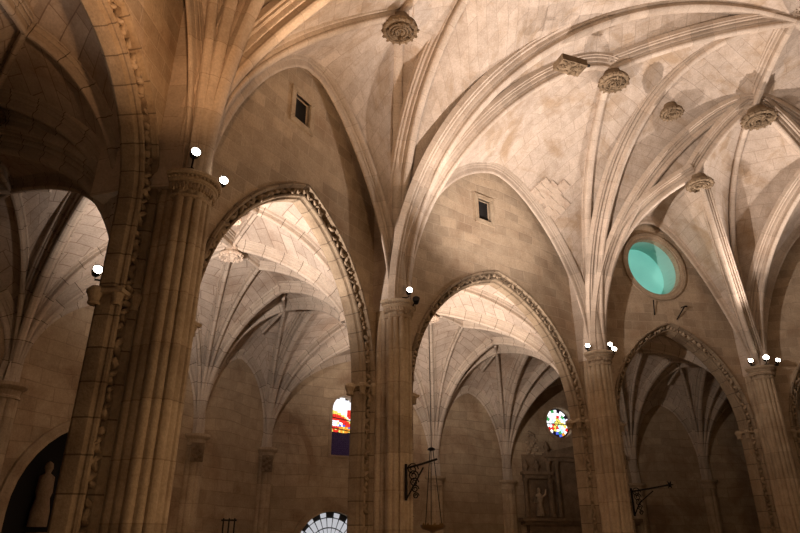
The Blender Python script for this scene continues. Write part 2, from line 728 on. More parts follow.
CV['F34B5'] = Straight(F34, B5, .02)
CV['F45B5r'] = Straight(F45, B5r, .02)
CV['E1D1'] = Straight(E1, D1, .02)


def off(k, d=WOFF, rev=False):
    q = CV[k].offset(d)
    return q[::-1] if rev else q


def cat(*ls):
    out = []
    for l in ls:
        out += l if not out else l[1:]
    return out


def ceiling(name, patches, mat, label, m=8, bulge=0.02):
    mb = MB()
    for A, B in patches:
        web_patch(mb, A, B, 28, m, bulge)
    o = mb.build(name, mat, None, smooth=True, angle=50)
    return struct(o, label)


ceiling('ceiling', [
    (off('P1F12'), off('P1B1')), (off('P2F12'), off('P2B1')),
    (cat(off('P1B1'), off('B1CN')), off('P1CN')), (cat(off('P2B1'), off('B1CN')), off('P2CN')),
    (cat(off('P2CN'), off('CNK')), off('P2K')),
    (off('P1CN'), cat(off('P1T1'), off('CNT1')))], M['web'], 'pale plastered vault webs over the choir bay')
ceiling('ceiling', [
    (off('P1T1'), off('P1D1')), (off('P1D1'), cat(off('P1E1'), off('E1D1'))), (off('P1E1'), off('P1F01')),
    (off('P0F01'), off('P0E1')), (off('P0D1'), cat(off('P0E1'), off('E1D1')))], M['web'],
    'orange lit vault webs above the first pier')
ceiling('ceiling', [
    (off('P2F23'), off('P2B2')), (off('P3F23'), off('P3B2')),
    (cat(off('P2B2'), off('B2K')), off('P2K')), (cat(off('P3B2'), off('B2K')), off('P3K'))], M['web'],
    'vault webs of the apse bay with the broken plaster patch')
ceiling('ceiling', [
    (off('P3F34'), off('P3B5')), (off('P4F34'), off('P4B5')), (cat(off('P3B5'), off('B5B4')), off('P3B4')),
    (cat(off('P4B5'), off('B5B4')), off('P4B4')), (cat(off('P3B4'), off('B4K')), off('P3K'))], M['web'],
    'vault webs of the apse bay above the round teal window')
ceiling('ceiling', [
    (off('P4F45'), off('P4B5r')), (off('P5F45'), off('P5B5r')), (cat(off('P4B5r'), off('B5rB4')), off('P4B4')),
    (cat(off('P5B5r'), off('B5rB4')), off('P5B4')), (cat(off('P5B4'), off('B4K')), off('P5K')),
    (off('P5F56'), off('P5B2r')), (off('P6F56'), off('P6B2r')),
    (cat(off('P5B2r'), off('B2rK')), off('P5K')), (cat(off('P6B2r'), off('B2rK')), off('P6K')),
    (off('P6K'), cat(off('P6CN'), off('CNK')))], M['web'], 'vault webs at the right edge of the apse')

RW = .70
RD = .52
FANS = {
    1: (('P1F12', .34), ('P1B1', 1), ('P1CN', 1), ('P1T1', 1.15), ('P1D1', 1), ('P1E1', .8), ('P1F01', .34), ('B1CN', .8)),
    2: (('P2F12', .34), ('P2B1', 1.25), ('P2CN', 1), ('P2K', 1.5), ('P2B2', 1), ('P2F23', .34), ('B2K', 1)),
    3: (('P3F23', .34), ('P3B2', 1.05), ('P3K', 1.0), ('P3B4', .95), ('P3B5', .85), ('P3F34', .34)),
    4: (('P4F34', .34), ('P4B5', .8), ('P4B4', .9), ('P4B5r', .9), ('P4F45', .34), ('B5B4', .9), ('B4K', .95)),
    5: (('P5F45', .34), ('P5B5r', .85), ('P5B4', .95), ('P5K', 1), ('P5B2r', .9), ('P5F56', .34), ('B5rB4', .9)),
    6: (('P6K', 1.25), ('P6B2r', 1), ('P6F56', .34), ('P6CN', 1), ('B2rK', 1)),
    0: (('P0F01', .34), ('P0E1', .8), ('P0D1', 1), ('E1D1', .8)),
}
ORD = {0: 'pier at the far left beside the camera', 1: 'massive first pier at the left', 2: 'second pier, left of centre',
       3: 'third pier, right of centre', 4: 'fourth pier, with the starry lamp', 5: 'fifth pier beyond the right edge',
       6: 'sixth pier beyond the right edge'}
for i, lst in FANS.items():
    root = empty('rib_fan', W(*P[i], 1.0), 'fan of pale moulded ribs rising from the ' + ORD[i], 'vault ribs',
                 'rib fans of the main vault')
    for k, w in lst:
        mb = MB()
        rib_mesh(mb, CV[k], RW * w, RD * (.85 + .15 * w))
        nm = 'ridge_rib' if k[0] in 'BE' else 'rib'
        mb.build(nm, M['rib'], root, smooth=True, angle=28)


# ------------------------------------------------------------------ bosses
def boss(pos, r, label, mat, kind='round', drop=.30, seed=0, group='carved bosses of the main vault'):
    c = W(*pos)
    root = empty('vault_boss', c, label, 'vault boss', group)
    rnd = random.Random(seed)
    mb = MB()
    z = -drop
    if kind == 'round':
        mb.lathe([(0, .12), (r * .55, .12), (r * .62, -.02), (r * .95, z * .55), (r, z * .8), (r * .93, z), (r * .78, z * 1.05),
                  (r * .74, z * .9), (0, z * .9)], c, 28)
        dk = mb.build('disc', mat, root, smooth=True, angle=35)
        mb = MB()
        mb.tube([c + Vector((r * .9 * cos(t * pi / 12), r * .9 * sin(t * pi / 12), z * .95)) for t in range(24)], .04, 6, closed=True)
        for k in range(16):       # leaves round the rim
            a = 2 * pi * k / 16
            q = c + Vector((r * .92 * cos(a), r * .92 * sin(a), z * .95))
            mb.blob(q, r * .15, r * .10, .08, Matrix.Rotation(a, 3, 'Z'), seed + k, .5)
        mb.build('leaf_rim', mat, dk)
        mb = MB()
        for k in range(26):
            a = rnd.uniform(0, 2 * pi)
            rr = r * sqrt(rnd.uniform(0, .5))
            q = c + Vector((rr * cos(a), rr * sin(a), z * 1.02))
            R = Matrix.Rotation(rnd.uniform(0, pi), 3, 'Z')
            mb.blob(q, r * rnd.uniform(.10, .24), r * .09, .09, R, seed + 40 + k, .6)
        for k in range(3):
            a0 = rnd.uniform(0, 6)
            pts = [c + Vector((r * (.25 + .18 * k) * cos(a0 + t * .5), r * (.25 + .18 * k) * sin(a0 + t * .5), z * 1.08))
                   for t in range(10)]
            mb.tube(pts, .035, 6)
        mb.build('carved_foliage', mat, dk, smooth=True, angle=50)
    else:
        R = Matrix.Rotation(radians(20), 3, 'Z')
        mb.box(c + Vector((0, 0, z * .5)), (r * 1.9, r * 1.15, drop), R)
        mb.build('block', mat, root)
        mb = MB()
        for k in range(26):
            q = c + R @ Vector((rnd.uniform(-.85, .85) * r, rnd.uniform(-.5, .5) * r, z))
            mb.blob(q, r * .16, r * .09, .07, Matrix.Rotation(rnd.uniform(0, pi), 3, 'Z'), seed + k, .6)
        mb.build('carved_foliage', mat, root)
        mb = MB()
        mb.tube([c + Vector((.35, .1, .0)), c + Vector((.75, .3, .12))], .05, 8)
        mb.build('iron_cramp', M['iron'], root)
    return root


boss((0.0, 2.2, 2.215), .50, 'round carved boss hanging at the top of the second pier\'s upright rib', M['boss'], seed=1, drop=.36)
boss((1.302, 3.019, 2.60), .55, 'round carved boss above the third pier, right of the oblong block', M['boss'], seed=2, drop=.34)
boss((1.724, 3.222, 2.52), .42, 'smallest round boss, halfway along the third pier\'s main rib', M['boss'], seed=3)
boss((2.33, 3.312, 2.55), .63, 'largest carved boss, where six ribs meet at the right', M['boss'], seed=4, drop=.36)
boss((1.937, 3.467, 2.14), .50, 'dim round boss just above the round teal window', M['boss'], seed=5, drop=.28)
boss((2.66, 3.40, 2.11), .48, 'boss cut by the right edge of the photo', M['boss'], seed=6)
boss((.94, 2.70, 2.42), .50, 'oblong carved block under the broad arch at the top', M['boss'], 'block', .24, seed=7)
# gilt centre of the largest boss
gc = W(2.33, 3.312, 2.55)

# ------------------------------------------------------------------ arcade
ARCH = {(0, 1): 1.40, (1, 2): 1.385, (2, 3): 1.41, (3, 4): 1.30, (4, 5): 1.32, (5, 6): 1.35}
GL = .13
GR = .045
GRS = {(0, 1): .03}
HJ = .62
HS = {(0, 1): .90}     # springing of the arch curve where it is stilted above the small capitals
NSEG = 26


def arch_pts(a, apex, spring, inset=0., n=NSEG, floor=-H0 / S):
    """pointed arch in wall coordinates (w,u) from the left foot to the right foot."""
    a0 = a
    rise = apex - spring
    R0 = (a0 * a0 + rise * rise) / (2 * a0)
    R = R0 - inset
    cx = R0 - a0      # centre of the left arc at +cx
    amax = math.acos(min(1, cx / R)) if cx > 0 else pi / 2
    pts = [(-(a0 - inset), floor), (-(a0 - inset), (floor + spring) / 2), (-(a0 - inset), spring)]
    for k in range(1, n + 1):
        th = amax * k / n
        pts.append((cx - R * cos(th), spring + R * sin(th)))
    right = [(-x, u) for x, u in pts[::-1]][1:]
    return pts + right


PROF = [(a_ * .78, b_ * .85) for a_, b_ in [  # (inset into the opening, depth behind wall face)
    (-.006, .006), (-.008, -.010), (.000, -.018), (.008, -.015), (.011, -.004), (.0155, .002), (.016, .008),
    (.017, .024), (.024, .036), (.038, .036), (.045, .022), (.0452, .014), (.049, .012), (.056, .016), (.059, .024), (.057, .030),
    (.061, .036), (.069, .040), (.071, .046), (.071, .086), (.066, .093), (.058, .097), (.052, .103), (.03, .107),
    (-.006, .107)]]

ARLAB = {(0, 1): 'nearest arcade arch, rising steeply at the left edge', (1, 2): 'large bright arcade arch between first and second piers',
         (2, 3): 'arcade arch between second and third piers', (3, 4): 'dark arcade arch below the round teal window',
         (4, 5): 'arcade arch just entering at the right edge', (5, 6): 'arcade arch beyond the right edge'}


def sweep_arch(mb, i, j, prof, apex):
    o2, d, n, L = wallframe(P[i], P[j], RHO)
    gl, gr = GL, GRS.get((i, j), GR)
    mid = o2 + d * (L / 2 + (gl - gr) / 2)
    a = (L - gl - gr) / 2
    rows = []
    for (ins, dep) in prof:
        pts = arch_pts(a, apex, HS.get((i, j), HJ), ins)
        rows.append([W(mid.x + d.x * w + n.x * dep, mid.y + d.y * w + n.y * dep, u) for w, u in pts])
    o = len(mb.v)
    m = len(rows[0])
    for r in rows:
        mb.v.extend(r)
    acc = [0]
    for k in range(1, m):
        acc.append(acc[-1] + (rows[8][k] - rows[8][k - 1]).length)
    for r in range(len(rows) - 1):
        for k in range(m - 1):
            mb.face((o + r * m + k, o + r * m + k + 1, o + (r + 1) * m + k + 1, o + (r + 1) * m + k),
                    [(acc[k], r * .1), (acc[k + 1], r * .1), (acc[k + 1], r * .1 + .1), (acc[k], r * .1 + .1)])


def foliage_band(mb, i, j, apex, seed):
    o2, d, n, L = wallframe(P[i], P[j], RHO)
    gl, gr = GL, GRS.get((i, j), GR)
    mid = o2 + d * (L / 2 + (gl - gr) / 2)
    a = (L - gl - gr) / 2
    pts = arch_pts(a, apex, HS.get((i, j), HJ), .022, 30)
    line = [W(mid.x + d.x * w + n.x * .014, mid.y + d.y * w + n.y * .014, u) for w, u in pts]
    line = resample(line, int(sum((y - x).length for x, y in zip(line, line[1:])) / .13))
    rnd = random.Random(seed)
    n3 = Vector((n.x, n.y, 0))
    mb.tube([p + n3 * .05 for p in line], .035, 6)
    for k in range(1, len(line) - 1):
        t = (line[k + 1] - line[k - 1]).normalized()
        s = t.cross(n3).normalized()
        R = Matrix((t, s, n3)).transposed()
        ang = (.8 if k % 2 else -.8) + rnd.uniform(-.3, .3)
        R2 = R @ Matrix.Rotation(ang, 3, 'Z')
        if rnd.random() < .12:
            continue
        c = line[k] + s * rnd.uniform(-.02, .02) - n3 * rnd.uniform(.0, .04)
        mb.blob(c, rnd.uniform(.09, .14), rnd.uniform(.045, .065), rnd.uniform(.06, .09), R2, seed + k, .7)
        if rnd.random() < .5:
            mb.blob(c + s * rnd.uniform(-.06, .06), .04, .03, .04, R2, seed + k + 9, .5)


ROOTS = {}
for (i, j), apex in ARCH.items():
    o2, d, n, L = wallframe(P[i], P[j], RHO)
    gl, gr = GL, GRS.get((i, j), GR)
    mid = o2 + d * (L / 2 + (gl - gr) / 2)
    ha = (L - gl - gr) / 2
    root = empty('arcade_arch', W(mid.x, mid.y, -H0 / S), ARLAB[(i, j)] + ', with a carved leaf band', 'arch', 'arcade arches')
    mb = MB()
    sweep_arch(mb, i, j, PROF, apex)
    mb.build('arch_moulding', M['archm'], root, smooth=True, angle=30)
    mb = MB()
    foliage_band(mb, i, j, apex, i * 50 + 3)
    mb.build('carved_leaf_band', M['carve'], root, smooth=True, angle=60)
    # small capitals where the arch springs
    for sgn in (-1, 1):
        mb = MB()
        for ins, dep, r in ((.002, -.006, .07), (.052, .020, .07), (.060, .080, .09)):
            w = sgn * (ha - ins)
            c = W(mid.x + d.x * w + n.x * dep, mid.y + d.y * w + n.y * dep, HJ)
            rr = r * 1.25
            mb.lathe([(rr * .75, -.20), (rr * .9, -.18), (rr * .9, -.15), (rr * .8, -.14), (rr * .9, -.09), (rr * 1.15, -.02),
                      (rr * 1.25, .0), (rr * 1.25, .05), (rr * 1.1, .08), (rr * .7, .12)], c, 14,
                     wob=lambda a_, z_: 1 + (.06 * sin(7 * a_) if -.2 < z_ < -.01 else 0))
        w = sgn * (ha - .035)
        c = W(mid.x + d.x * w + n.x * .05, mid.y + d.y * w + n.y * .05, HJ)
        R = Matrix.Rotation(atan2(d.y, d.x), 3, 'Z')
        mb.box(c + Vector((0, 0, .03)), (.44, .62, .07), R)
        mb.build('capital', M['pier'], root, smooth=True, angle=35)

# ------------------------------------------------------------------ arcade walls with openings
CIRC = 40


def wall_panel(name, a, b, rho, th, top, holes, mat, label, arch=None, floor=-H0 / S, ext=0.):
    o2, d, n, L = wallframe(a, b, rho)
    mid = o2 + d * (L / 2)
    h = L / 2 + ext
    outline = [(-h, floor)]
    if arch:
        outline += arch
    outline += [(h, floor), (h, top), (-h, top)]
    loops = [outline] + holes
    polys = [[Vector((x, y, 0)) for x, y in lp] for lp in loops]
    tri = tessellate_polygon(polys)
    flat = [p for lp in loops for p in lp]
    mb = MB()
    nf = len(flat)
    for dep in (0, th):
        for (w, u) in flat:
            mb.v.append(W(mid.x + d.x * w + n.x * dep, mid.y + d.y * w + n.y * dep, u))
    for t in tri:
        uv = [(flat[k][0] * S, flat[k][1] * S) for k in t]
        mb.face(t, uv)
        mb.face([nf + k for k in t][::-1], uv[::-1])
    base = 0
    for lp in loops:
        m = len(lp)
        for k in range(m):
            k2 = (k + 1) % m
            l0 = lp[k][0] * S + lp[k][1] * S
            mb.face((base + k, base + k2, nf + base + k2, nf + base + k),
                    [(0, l0), (0, l0 + .5), (th * S, l0 + .5), (th * S, l0)])
        base += m
    o = mb.build(name, mat)
    return struct(o, label), (mid, d, n, L)


def rect(cx, cu, w, h):
    return [(cx - w / 2, cu - h / 2), (cx + w / 2, cu - h / 2), (cx + w / 2, cu + h / 2), (cx - w / 2, cu + h / 2)]


def circ(cx, cu, r, n=CIRC):
    return [(cx + r * cos(2 * pi * k / n), cu + r * sin(2 * pi * k / n)) for k in range(n)]


def roundtop(cx, u0, u1, w, n=14):
    r = w / 2
    return [(cx - r, u0), (cx + r, u0)] + [(cx + r * cos(pi * k / n), u1 - r + r * sin(pi * k / n)) for k in range(n + 1)]


HOLES = {(1, 2): [rect(-.03, 1.733, .105, .135)], (2, 3): [rect(-.033, 1.788, .10, .14)], (3, 4): [circ(0.0, 1.70, .215)],
         (0, 1): [], (4, 5): [], (5, 6): []}
WL = {(0, 1): 'arcade_left', (1, 2): 'arcade_first', (2, 3): 'arcade_second', (3, 4): 'arcade_third', (4, 5): 'arcade_right',
      (5, 6): 'arcade_far_right'}
FR = {}
for (i, j), apex in ARCH.items():
    o2, d, n, L = wallframe(P[i], P[j], RHO)
    gl, gr = GL, GRS.get((i, j), GR)
    arch = [(w + (gl - gr) / 2, u) for w, u in arch_pts((L - gl - gr) / 2, apex, HS.get((i, j), HJ), .004)]
    o, fr = wall_panel('wall_' + WL[(i, j)], P[i], P[j], RHO, THK, 2.35, HOLES[(i, j)], M['wall'],
                       'block wall above the ' + ARLAB[(i, j)].split(',')[0], arch)
    FR[(i, j)] = fr


def wp(fr, w, dep, u):
    mid, d, n, L = fr
    return W(mid.x + d.x * w + n.x * dep, mid.y + d.y * w + n.y * dep, u)


def ring_strip(mb, fr, inner, outer, d0, d1):
    """frame between two loops of equal length, standing between depth d0 (front) and d1."""
    m = len(inner)
    o = len(mb.v)
    for lp, dep in ((outer, d1), (outer, d0), (inner, d0), (inner, d1)):
        for (w, u) in lp:
            mb.v.append(wp(fr, w, dep, u))
    for r in range(4):
        r2 = (r + 1) % 4
        for k in range(m):
            k2 = (k + 1) % m
            mb.face((o + r * m + k, o + r * m + k2, o + r2 * m + k2, o + r2 * m + k))


def panel(mb, fr, loop, dep, dep2=None):
    polys = [[Vector((x, y, 0)) for x, y in loop]]
    tri = tessellate_polygon(polys)
    dd = [dep] if dep2 is None else [dep, dep2]
    o = len(mb.v)
    m = len(loop)
    for q in dd:
        for (w, u) in loop:
            mb.v.append(wp(fr, w, q, u))
    for t in tri:
        mb.face([o + k for k in t])
        if dep2 is not None:
            mb.face([o + m + k for k in t])
    if dep2 is not None:
        for k in range(m):
            k2 = (k + 1) % m
            mb.face((o + k, o + k2, o + m + k2, o + m + k))


# window 1 and 2: small rectangular openings, dark inside
for num, key, c, u, w, h in ((1, (1, 2), -.03, 1.733, .105, .135), (2, (2, 3), -.033, 1.788, .10, .14)):
    fr = FR[key]
    mb = MB()
    # splayed stone reveal
    outer = rect(c, u, w + .05, h + .05)
    inner = rect(c, u, w, h)
    ring_strip(mb, fr, inner, outer, -.010, .012)
    o = struct(mb.build('window_%d' % num, M['pier']), 'small dark rectangular opening high in the wall, stone framed')
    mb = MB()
    panel(mb, fr, rect(c, u, w * 1.02, h * 1.02), .022, .04)  # near-black sheet standing for the shade inside the opening
    mb.build('opening_shade', M['dark'], o)

# window 3: round teal oculus
fr = FR[(3, 4)]
mb = MB()
ring_strip(mb, fr, circ(0, 1.70, .212), circ(0, 1.70, .245), -.014, .02)
ring_strip(mb, fr, circ(0, 1.70, .202), circ(0, 1.70, .216), -.004, .16)
o = struct(mb.build('window_3', M['wall'], smooth=False), 'large round window glowing teal')
mb = MB()
panel(mb, fr, circ(0, 1.70, .21), .16, .175)
mb.build('teal_glass', M['teal'], o)
mb = MB()
ring_strip(mb, fr, circ(0, 1.70, .200), circ(0, 1.70, .206), .035, .16)
mb.build('tinted_reveal', M['tealreveal'], o)  # stone ring coloured as if lit by the glass


# ------------------------------------------------------------------ piers
def pier_poly(i, front=True):
    n = outward(i)
    t = Vector((n.y, -n.x))       # tangent (towards the next pier)
    c = V2(P[i])
    pts = []
    # front lobes: angle from -t side round the inward side to +t side
    nl = 7
    steps = 7 * 8
    for k in range(steps + 1):
        a = pi * k / steps            # 0 = +t ... pi = -t through inward
        lob = abs(sin(a * nl))
        big = .0095 * (lob ** .6) + (.004 if (k // 8) % 2 == 0 else 0)
        r = .056 + big
        v = t * (r * cos(a)) - n * (r * sin(a))
        pts.append(c + v)
    # -t side back to the wall, stepped
    left = [(-.050, .02), (-.055, .022), (-.055, .045), (-.060, .052), (-.060, .075), (-.062, .082), (-.062, RHO - .002)]
    gapr = .045 if i != 1 else .02
    if i == 1:
        left = [(-.044, .02), (-.044, .045), (-.042, .052), (-.042, .075), (-.040, .082), (-.040, RHO - .002)]
    left += [(-gapr - .02, RHO + .003), (-gapr - .045, RHO + .01), (-gapr - .045, RHO + THK - .01), (-.07, RHO + THK + .005)]
    right = [(-.050, .02), (-.058, .022), (-.058, .045), (-.068, .052), (-.068, .075), (-.078, .082), (-.078, RHO - .002),
             (-.15, RHO + .003), (-.17, RHO + .01), (-.17, RHO + THK - .01), (-.07, RHO + THK + .005)]
    def rolls(seq):
        """break the long plain faces of the outline into small rolls"""
        out_ = []
        for (x0, y0), (x1, y1) in zip(seq, seq[1:]):
            l_ = hypot(x1 - x0, y1 - y0)
            out_.append((x0, y0))
            if l_ > .015 and y0 < RHO + .02:
                m_ = max(1, int(l_ / .013))
                nx_, ny_ = (y1 - y0) / l_, -(x1 - x0) / l_
                sg = 1 if (nx_ * (x0 + .0) - ny_ * .05) > 0 else -1
                for q_ in range(m_ * 6):
                    t_ = (q_ + .5) / (m_ * 6)
                    h_ = .005 * abs(sin(pi * t_ * m_)) ** .6
                    out_.append((x0 + (x1 - x0) * t_ + sg * nx_ * h_, y0 + (y1 - y0) * t_ + sg * ny_ * h_))
        out_.append(seq[-1])
        return out_
    left = rolls(left)
    right = rolls(right)
    for x, y in left:
        pts.append(c + t * x + n * y)
    for k in range(17):
        a = pi * k / 16
        lob = abs(sin(a * 4)) ** .6
        r = .052 + .01 * lob
        pts.append(c + n * (RHO + THK + .01) + t * (-r * cos(a)) + n * (r * sin(a)))
    for x, y in right[::-1]:
        pts.append(c + t * (-x) + n * y)
    pts = [(p.x * S, p.y * S) for p in pts]
    ar = sum(pts[k][0] * pts[(k + 1) % len(pts)][1] - pts[(k + 1) % len(pts)][0] * pts[k][1] for k in range(len(pts)))
    if ar < 0:
        pts = pts[::-1]
    return pts, c, n, t


for i in (0, 1, 2, 3, 4, 5, 6):
    poly, c, n, t = pier_poly(i)
    root = empty('stone_pier', W(c.x, c.y, -H0 / S), 'clustered stone ' + ORD[i], 'pier', 'piers of the arcade')
    mb = MB()
    mb.prism(poly, .6, (.985) * S + H0)
    mb.build('shaft', M['pier'], root, smooth=True, angle=32)
    # core above the capital behind the springing ribs
    mb = MB()
    q = [c + t * x + n * y for x, y in ((-.05, -.015), (.05, -.015), (.085, RHO + .03), (.085, RHO + .2), (-.085, RHO + .2), (-.085, RHO + .03))]
    mb.prism([(p.x * S, p.y * S) for p in q], .985 * S + H0 - .05, 1.9 * S + H0)
    mb.build('springing_block', M['rib'], root)
    mb = MB()
    a0 = atan2(-n.y, -n.x) - pi / 2 - .25
    cc = W(c.x, c.y, 1.0)
    prof = [(.30, -.42), (.40, -.40), (.425, -.36), (.40, -.32), (.37, -.30), (.40, -.20), (.46, -.10), (.485, -.09), (.50, -.06), (.50, -.01),
            (.545, .01), (.56, .05), (.545, .09), (.50, .11), (.30, .13)]
    mb.lathe(prof, cc, 36, a0, a0 + pi + .5)
    capo = mb.build('capital', M['pier'], root, smooth=True, angle=30)
    mb = MB()
    rnd = random.Random(i)
    for k in range(26):
        a = a0 + (pi + .5) * (k + .5) / 26
        R = Matrix.Rotation(a, 3, 'Z')
        mb.blob(cc + Vector((.43 * cos(a), .43 * sin(a), -.19)), .05, .045, .09, R, k + i, .6)
        mb.blob(cc + Vector((.52 * cos(a), .52 * sin(a), -.035)), .03, .03, .03, R, k + i + 60, .5)
    mb.tube([cc + Vector((.415 * cos(a0 + (pi + .5) * k / 24), .415 * sin(a0 + (pi + .5) * k / 24), -.19)) for k in range(25)], .035, 6)
    mb.tube([cc + Vector((.5 * cos(a0 + (pi + .5) * k / 24), .5 * sin(a0 + (pi + .5) * k / 24), -.035)) for k in range(25)], .022, 6)
    mb.build('carved_leaves', M['carve'], capo)
    mb = MB()
    R = Matrix.Rotation(atan2(t.y, t.x), 3, 'Z')
    cb = W(c.x + n.x * .16, c.y + n.y * .16, 0)
    mb.box((cb.x, cb.y, .15), (1.9, 3.0, .3), R)
    mb.box((cb.x, cb.y, .42), (1.7, 2.8, .26), R)
    mb.box((cb.x, cb.y, .60), (1.55, 2.65, .14), R)
    mb.build('base', M['pier'], root)

# ------------------------------------------------------------------ ambulatory
Q = {'z': (-2.75, .95, .6), 'y': (-2.25, 2.05, .62), 'x': (-1.75, 2.75, .62), 'a': (-1.2, 3.75, .55), 'b': (-.91, 4.34, .55),
     'q': (.26, 4.92, .42), 'c': (.86, 5.27, .42), 'r': (2.0, 5.58, .42), 'd': (2.62, 5.60, .45), 's': (3.9, 5.35, .45),
     't': (4.6, 5.0, .45)}


def PB(i):
    n = outward(i)
    return (P[i][0] + n.x * (RHO + THK + .01), P[i][1] + n.y * (RHO + THK + .01), HJ)


AFAN = {}
AFLAB = {
    'P0': 'aisle rib fan beside the camera at the far left', 'P1': 'dark jointed rib fan behind the massive first pier',
    'P2': 'pale jointed rib fan behind the second pier', 'P3': 'jointed rib fan behind the third pier',
    'P4': 'dim rib fan behind the fourth pier', 'P5': 'rib fan behind the fifth pier',
    'z': 'rib fan on the outer wall out of frame left', 'y': 'dark rib fan on the outer wall at the left edge',
    'x': 'rib fan on the outer wall left of the first pier', 'a': 'rib fan on outer wall just right of first pier',
    'b': 'dim rib fan on outer wall left of the arched stained window', 'q': 'rib fan on outer wall behind the hanging tray lamp',
    'c': 'narrow rib fan on outer wall left of the altarpiece', 'r': 'rib fan on outer wall right of the rose window',
    'd': 'dark rib fan in the middle of the third arch', 's': 'rib fan on outer wall hidden behind the fourth pier',
    't': 'rib fan on outer wall beyond the right edge'}


def afan(key, pos):
    if key not in AFAN:
        AFAN[key] = empty('aisle_rib_fan', W(*pos), AFLAB[key], 'vault ribs', 'rib fans of the ambulatory')
    return AFAN[key]


DONE = set()


def amb_bay(keys, centre, edges, label, terc=True, m=6):
    """keys: corner ids in order; edges: crown height and kind per edge ('w' wall, 't' transverse)."""
    pos = [PB(int(k[1])) if k[0] == 'P' else Q[k] for k in keys]
    n = len(keys)
    patches = []
    WO = .26
    C = centre
    for e in range(n):
        ka, kb = keys[e], keys[(e + 1) % n]
        A, B = pos[e], pos[(e + 1) % n]
        hc, kind = edges[e]
        Fc = ((A[0] + B[0]) / 2, (A[1] + B[1]) / 2, hc)
        T = (Fc[0] * .5 + C[0] * .5, Fc[1] * .5 + C[1] * .5, (hc + C[2]) / 2 + .015)
        for kk, pp in ((ka, A), (kb, B)):
            root = afan(kk, pp)
            cf = Curve(pp, pp[2], Fc, None, .03, 28)
            ct = Curve(pp, pp[2], T, None, .03, 28)
            cd = Curve(pp, pp[2], C, None, .03, 28)
            r1 = Straight(Fc, T, .004, 8)
            r2 = Straight(T, C, .004, 8)
            patches.append((cf.offset(WO), ct.offset(WO)))
            patches.append((ct.offset(WO) + r2.offset(WO)[1:], cd.offset(WO)))
            sig = (kk, round(Fc[0], 3), round(Fc[1], 3))
            if sig not in DONE:
                DONE.add(sig)
                mb = MB()
                rib_mesh(mb, cf, .62 if kind == 't' else .34, .52 if kind == 't' else .36)
                mb.build('transverse_rib' if kind == 't' else 'wall_rib', M['rib2'], root, smooth=True, angle=28)
            if terc:
                mb = MB()
                rib_mesh(mb, ct, .36, .40)
                mb.build('rib', M['rib2'], root, smooth=True, angle=28)
            sig = (kk, 'd', round(C[0], 3), round(C[1], 3))
            if sig not in DONE:
                DONE.add(sig)
                mb = MB()
                rib_mesh(mb, cd, .40, .42)
                mb.build('rib', M['rib2'], root, smooth=True, angle=28)
        root = afan(ka, A)
        mb = MB()
        rib_mesh(mb, r2, .32, .36)
        mb.build('ridge_rib', M['rib2'], root, smooth=True, angle=28)
    ceiling('ceiling', patches, M['web2'], label, m, .03)


TR = 1.29
amb_bay(['P0', 'P1', 'y', 'z'], (-1.40, 1.72, 1.36), [(1.42, 'w'), (TR, 't'), (1.2, 'w'), (TR, 't')], 'dark ambulatory vault at the top left')
amb_bay(['P1', 'x', 'y'], (-1.62, 2.25, 1.32), [(TR, 't'), (1.15, 'w'), (TR, 't')], 'ambulatory vault left of the first pier', False)
amb_bay(['P1', 'P2', 'a', 'x'], (-.86, 2.88, 1.36), [(1.42, 'w'), (TR, 't'), (1.2, 'w'), (TR, 't')], 'brightly lit ambulatory vault seen through the large arch')
amb_bay(['P2', 'b', 'a'], (-.72, 3.66, 1.30), [(TR, 't'), (1.1, 'w'), (TR, 't')], 'triangular ambulatory vault behind the second pier', False)
amb_bay(['P2', 'P3', 'q', 'b'], (.20, 3.92, 1.38), [(1.46, 'w'), (TR, 't'), (1.25, 'w'), (TR, 't')], 'lit ambulatory vault seen through the second arch')
amb_bay(['P3', 'c', 'q'], (.74, 4.62, 1.30), [(TR, 't'), (1.1, 'w'), (TR, 't')], 'triangular ambulatory vault behind the third pier', False)
amb_bay(['P3', 'P4', 'r', 'c'], (1.66, 4.64, 1.36), [(1.36, 'w'), (TR, 't'), (1.25, 'w'), (TR, 't')], 'unlit ambulatory vault seen through the third arch')
amb_bay(['P4', 'd', 'r'], (2.32, 5.05, 1.30), [(TR, 't'), (1.1, 'w'), (TR, 't')], 'triangular ambulatory vault behind the fourth pier', False)
amb_bay(['P4', 'P5', 's', 'd'], (3.06, 4.75, 1.36), [(1.36, 'w'), (TR, 't'), (1.25, 'w'), (TR, 't')], 'ambulatory vault at the right edge')

AB = 'bosses of the ambulatory'
boss((-.86, 2.88, 1.35), .36, 'pale boss in the brightly lit aisle vault', M['bossp'], seed=21, drop=.2, group=AB)
boss((-.77, 2.52, 1.37), .26, 'small pale boss nearer the arch crown in the bright aisle vault', M['bossp'], seed=22, drop=.2, group=AB)
boss((.20, 3.92, 1.37), .34, 'pale boss in the aisle vault behind the second arch', M['bossp'], seed=23, drop=.2, group=AB)
boss((1.66, 4.64, 1.35), .36, 'dim boss in the dark vault behind the third arch', M['bossp'], seed=24, drop=.2, group=AB)
boss((-1.40, 1.72, 1.35), .34, 'dark boss in the shadowy vault at the upper left', M['boss'], seed=25, drop=.2, group=AB)

